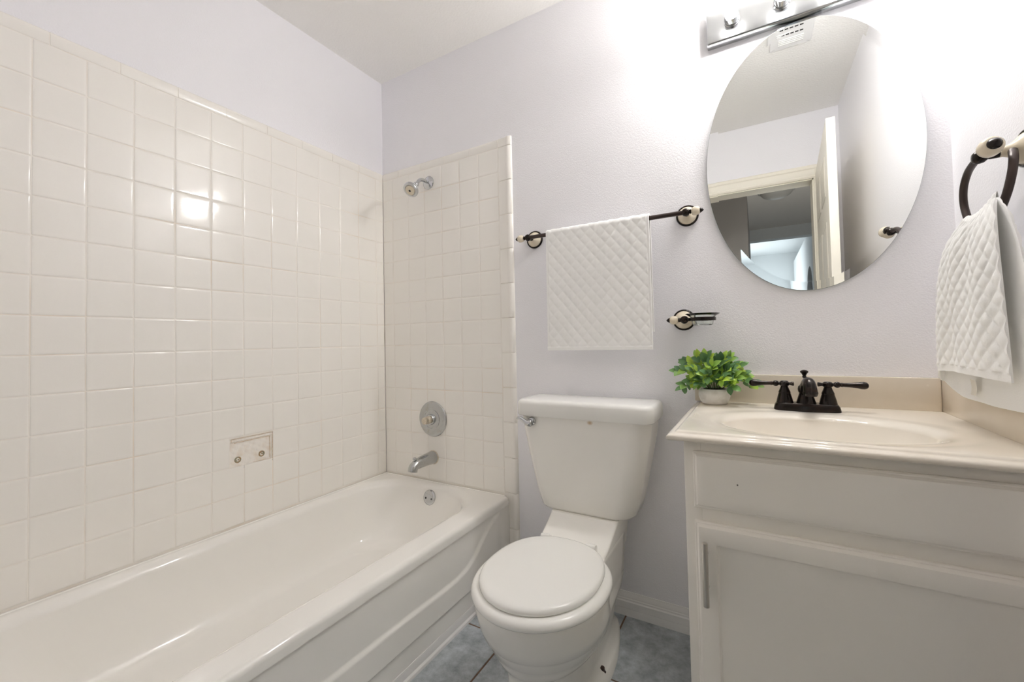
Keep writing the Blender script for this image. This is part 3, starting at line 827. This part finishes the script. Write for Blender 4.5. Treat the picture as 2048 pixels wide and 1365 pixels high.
o = obj('glass_dish', gd, M['glass'], None, 50, loc=(DCX, DCY, DCZ-.021))
o['label'] = 'clear glass soap dish sitting in the bronze ring holder'; o['category'] = 'soap dish'

# ------------------------------------------------------------------ oval bevelled mirror
MX, MZ, MA, MBb, BW = 1.8497, 1.594, .2785, .425, .026
mi_ = thing('wall_mirror', (MX, YB-.006, MZ), 'large oval mirror with a slanted glass rim on the wall over the sink', 'mirror')
def oval(ins, y, n=160): return [(MX+(MA-ins)*math.cos(2*PI*k/n), y, MZ+(MBb-ins)*math.sin(2*PI*k/n)) for k in range(n)]
ym = YB-.010
m_ = MB(); m_.add(oval(BW, ym), [tuple(range(160))])
obj('mirror_glass', m_, M['mirror'], mi_, 0)
m_ = MB(); loft(m_, [oval(BW, ym), oval(.0006, ym-.00033)], False, False); obj('bevel', m_, M['mirror'], mi_, 40)
m_ = MB(); loft(m_, [oval(.0006, ym-.00033), oval(0, ym+.0003), oval(0, YB-.001)], False, False); obj('glass_edge', m_, M['mirror_edge'], mi_, 0)

# ------------------------------------------------------------------ vanity light bar
LX0, LX1, LZ0, LZ1 = 1.587, 2.044, 2.022, 2.128
vl = thing('vanity_light', ((LX0+LX1)/2, YB, LZ0), 'chrome light bar with round lit bulbs above the oval mirror', 'wall lamp')
m_ = MB(); rings = []
for ins, y in ((0, YB-.0005), (0, YB-.028), (.0008, YB-.030), (.0030, YB-.0318), (.006, YB-.0322), (.03, YB-.0322)):
    rings.append([(p[0], y, p[1]) for p in rrect((LX0+LX1)/2, (LZ0+LZ1)/2, (LX1-LX0)/2-ins, (LZ1-LZ0)/2-ins, .003, 0, 3)])
loft(m_, rings); obj('backplate', m_, M['plate'], vl, 30)
for bx in (1.664, 1.803, 1.942):
    zz = (LZ0+LZ1)/2+.004
    m_ = MB(); lathe(m_, [(.0235, .0), (.0235, .003), (.0215, .005), (.0212, .014), (.0218, .0148), (.0212, .0156), (.0210, .034), (.0195, .036), (.018, .029), (.0001, .028)], (bx, YB-.0315, zz), (0, -1, 0), 28)
    so = obj('socket', m_, M['chrome'], vl, 40)
    m_ = MB(); lathe(m_, [(.0135, .028), (.0140, .036), (.0165, .041), (.0198, .047), (.0210, .055), (.0209, .062), (.0188, .070), (.0145, .077), (.0072, .0815), (.0001, .0825)], (bx, YB-.0315, zz), (0, -1, 0), 30)
    obj('bulb', m_, M['bulb'], so, 60)

# ------------------------------------------------------------------ towel ring and hand towel on the right wall
RX, RY, RZ = 2.116, -.352, 1.390
tr = thing('towel_ring', (XR, -.354, RZ), 'dark bronze towel ring with cream knob on the right wall', 'towel ring')
rosette(tr, (XR-.0005, -.356, RZ+.002), (-1, 0, 0), (RX-.006, RY, RZ))
finial(tr, (RX-.004, RY-.002, RZ+.002), (0, -1, .05), 1.15)
m_ = MB()
rp = bez([(2.150, -.372, 1.386), (2.143, -.392, 1.364), (2.137, -.398, 1.332), (2.131, -.388, 1.292), (2.126, -.358, 1.256), (2.121, -.318, 1.243), (2.118, -.276, 1.264), (2.117, -.249, 1.312), (2.116, -.252, 1.352), (2.115, -.280, 1.380), (2.113, -.322, 1.390), (2.112, -.345, 1.390)], 8)
tube(m_, rp, .0070, 14)
obj('ring', m_, M['barbronze'], tr, 60)

ht = MB()
# one cloth folded through the ring: q runs from the near edge of the front leaf (0) round the far fold (.5) to the near edge of the back leaf (1)
def hand_base(q, t):
    zb_f, zb_b = .934, .884
    k = sst_(.40, .60, q)
    ztop = 1.292 - .020*math.sin(PI*min(1, abs(q-.5)*2)) - .012*(1-abs(q-.5)*2)
    zb = zb_f + (zb_b-zb_f)*k + .008*math.sin(2*PI*q)
    z = ztop + (zb-ztop)*t
    g = 1-math.exp(-t*9); g2 = t**.8
    far = -.276 + .085*g + .050*g2            # y of the far fold
    near = -.400 - .030*g - (.022 if q < .5 else .085)*g2
    a = abs(q-.5)*2                           # 0 at the fold, 1 at the near edges
    yy = far + (near-far)*(a**1.12)
    op = .25+.75*g
    half = (.0165*op)*min(1, (a/.16)**.6)     # the two leaves spring apart from the fold
    cx = 2.108 - .006*g*(1-a)
    if q < .5: x = cx - half - .012*op*math.sin(PI*min(1, a*1.05)) + .010*a*a
    else: x = cx + half*.75 + .004*a
    x += (.0045*math.sin(11*a+3*t)+.003*math.sin(23*a-2*t))*g*(1-.6*a)*(1 if q < .5 else .4)
    return Vector((x, yy, z)), a
def sst_(e0, e1, x):
    u = max(0, min(1, (x-e0)/(e1-e0))); return u*u*(3-2*u)
def hand_pt(q, t, side):
    e_ = .004
    p, a = hand_base(q, t)
    pu, _ = hand_base(min(q+e_, 1), t); pd, _ = hand_base(max(q-e_, 0), t)
    pv, _ = hand_base(q, min(t+e_, 1)); pw, _ = hand_base(q, max(t-e_, 0))
    n = (pu-pd).cross(pv-pw)
    n = n.normalized() if n.length > 1e-12 else Vector((-1, 0, 0))
    if q < .35 and n.x > 0 or q > .65 and n.x < 0: n = -n
    h = .0034*quilt(q*.62, t*.36, .030, .040) if t < .955 else .0012
    return tuple(p + n*(h if side > 0 else -.0020))
grid(ht, 220, 190, lambda q, t_: hand_pt(q, t_, 1)); grid(ht, 110, 60, lambda q, t_: hand_pt(q, t_, -1))
v = []; f = []
ed = [(0, q/80) for q in range(81)]+[(q/160, 1) for q in range(1, 161)]+[(1, 1-q/80) for q in range(1, 81)]
for s_, t_ in ed: v += [hand_pt(s_, t_, 1), hand_pt(s_, t_, -1)]
for i in range(len(ed)-1): f.append((2*i, 2*i+1, 2*i+3, 2*i+2))
ht.add(v, f)
def fold(s, q):                               # the gathered top, lying over the lower arc of the ring
    a = Vector(hand_pt(.5*(1-s), 0, 1)); b_ = Vector(hand_pt(.5+.5*s, 0, 1)); p = a.lerp(b_, q)
    p.z += .012*math.sin(PI*q)*min(1, s*5); return tuple(p)
grid(ht, 60, 10, fold)
hto = obj('hand_towel', ht, M['towel'], None, 70, loc=(2.11, -.35, .89), fixn=False)
hto['label'] = 'white hand towel hanging folded through the ring on the right wall'; hto['category'] = 'towel'
m_ = MB()
def tag_fn(s, t_): return (2.108+.002*math.sin(3*t_), -.262-.026*s, .925-.034*t_)
grid(m_, 6, 8, tag_fn); o = obj('care_tag', m_, M['tag'], hto, 40, fixn=False)

# ------------------------------------------------------------------ things seen in the mirror
# ceiling vent
ve = thing('ceiling_vent', (1.885, -.77, ZC), 'white slotted exhaust vent on the ceiling, seen in the mirror', 'vent')
m_ = MB(); loft(m_, [rrect(1.885, -.735, .085-i, .105-i, .006, z, 4) for i, z in ((0, ZC-.0005), (0, ZC-.006), (.004, ZC-.010), (.02, ZC-.010))]); obj('cover', m_, M['vent'], ve, 40)
m_ = MB()
for k in range(4): box(m_, 1.835, 1.935, -.805+.013*k, -.797+.013*k, ZC-.0125, ZC-.0095, .001)
obj('slats', m_, M['vinyl'], ve, 40)
m_ = MB()
for k in range(5): box(m_, 1.845+.018*k, 1.858+.018*k, -.731, -.722, ZC-.0108, ZC-.0095)
obj('slots', m_, M['ventdark'], ve, 0)

# door casing and jamb
cas = [(0, 0), (.012, 0), (.016, .010), (.012, .020), (.014, .030), (.014, .055), (.018, .062), (.018, .078), (.010, .085), (0, .085)]
m_ = MB()
extrude_profile(m_, cas, (DX0+.005, YF, 0), (DX0+.005, YF, DZ+.075), (0, 1, 0), (-1, 0, 0))
extrude_profile(m_, cas, (DX1-.005, YF, 0), (DX1-.005, YF, DZ+.075), (0, 1, 0), (1, 0, 0))
extrude_profile(m_, cas, (DX0-.08, YF, DZ-.005), (DX1+.08, YF, DZ-.005), (0, 1, 0), (0, 0, 1))
box(m_, DX0-.001, DX0+.012, YF-T, YF+.001, 0, DZ); box(m_, DX1-.012, DX1+.001, YF-T, YF+.001, 0, DZ); box(m_, DX0, DX1, YF-T, YF+.001, DZ-.012, DZ+.001)
struct('trim_2', m_, M['casing'], 25, 'cream moulded door casing')
# open door, swung in beside the right wall
DW, DH, DT = .785, 2.032, .035
m_ = MB(); box(m_, -DT, 0, 0, DW, .008, DH, .001)
for sx in (-DT, 0):
    sg = -1 if sx < 0 else 1
    for (a, b_) in ((.10, .345), (.41, .655)):
        for (c, d_) in ((.22, .86), (1.00, 1.58), (1.70, 1.90)):
            rings = []
            for ins, q in ((0, -.001), (.004, .003), (.012, .0035), (.02, -.003+.004), (.03, .0045), (.034, .0045)):
                rings.append([(sx+sg*max(q, .0004), p[0], p[1]) for p in rrect((a+b_)/2, (c+d_)/2, (b_-a)/2-ins, (d_-c)/2-ins, .002, 0, 2)])
            loft(m_, rings, False, True)
ang = math.radians(2.9)
mt2 = Matrix.Translation((2.084, -1.604, 0)) @ Matrix.Rotation(ang, 4, 'Z')
m_.xform(mt2)
dr = struct('door_1', m_, M['casing'], 30, 'cream panelled door standing open', loc=(2.084, -1.604, 0))
m_ = MB()
for sg, x0 in ((1, 0),): lathe(m_, [(.026, 0), (.026, .006), (.010, .010), (.010, .028), (.022, .036), (.026, .046), (.022, .056), (.0001, .060)], (x0, .715, .96), (sg, 0, 0), 24)
m_.xform(mt2); obj('door_knob', m_, M['nickel'], dr, 40)

# hall beyond the door
HZ = 2.43; HX = 2.36
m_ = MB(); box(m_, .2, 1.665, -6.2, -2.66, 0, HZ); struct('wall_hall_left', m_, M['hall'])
m_ = MB()                     # right side wall with an arched opening
NA = 20; AY0, AY1, AZ = -5.75, -5.15, 1.70
arch = [(AY0+(AY1-AY0)*(1-math.cos(PI*k/NA))/2, AZ+.27*math.sin(PI*k/NA)) for k in range(NA+1)]
outer0 = [(a, HZ) for a, _ in arch]
for x in (HX, HX+.12):
    v = [(x, a, z) for a, z in arch]+[(x, a, HZ) for a, _ in arch]
    n = NA+1; m_.add(v, [(k, k+1, n+k+1, n+k) for k in range(NA)])
v = [(x, a, z) for x in (HX, HX+.12) for a, z in [(AY0, 0)]+arch+[(AY1, 0)]]; n = NA+3
m_.add(v, [(k, k+1, n+k+1, n+k) for k in range(n-1)])
box(m_, HX, HX+.12, AY1, YF-T, 0, HZ); box(m_, HX, HX+.12, -8.0, AY0, 0, HZ)
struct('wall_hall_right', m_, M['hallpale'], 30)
m_ = MB(); box(m_, -.1, HX, -4.80, YF-T, HZ, HZ+.05); struct('ceiling_hall', m_, M['hallceil'])
m_ = MB(); box(m_, 1.665, HX, -4.95, -4.80, 2.285, HZ+.05); struct('trim_3', m_, M['hallpale'], 30, 'pale header across the hall')
m_ = MB(); box(m_, -.1, HX+1.2, -8.1, -4.95, 2.62, 2.68); struct('ceiling_far', m_, M['hallpale'])
m_ = MB(); box(m_, -.1, HX+1.2, -8.2, -8.1, 0, 2.7); struct('wall_far', m_, M['hallpale'])
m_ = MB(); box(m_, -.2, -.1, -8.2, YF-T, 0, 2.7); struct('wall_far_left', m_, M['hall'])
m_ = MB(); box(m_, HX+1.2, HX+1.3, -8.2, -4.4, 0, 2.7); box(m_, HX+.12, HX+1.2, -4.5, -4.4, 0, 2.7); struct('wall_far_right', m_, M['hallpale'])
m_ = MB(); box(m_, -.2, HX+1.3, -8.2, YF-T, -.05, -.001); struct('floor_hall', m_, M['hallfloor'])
cl = thing('ceiling_light', (1.91, -3.14, HZ), 'unlit round ceiling light in the hall, seen in the mirror', 'ceiling light')
m_ = MB(); lathe(m_, [(.155, .0005), (.155, .02), (.145, .025), (.14, .025)], (1.91, -3.14, HZ), (0, 0, -1), 40); obj('rim', m_, M['nickel'], cl, 40)
m_ = MB(); lathe(m_, [(.14, .02), (.136, .035), (.115, .062), (.075, .082), (.03, .090), (.0001, .091)], (1.91, -3.14, HZ), (0, 0, -1), 40); obj('glass_dome', m_, M['dome'], cl, 50)
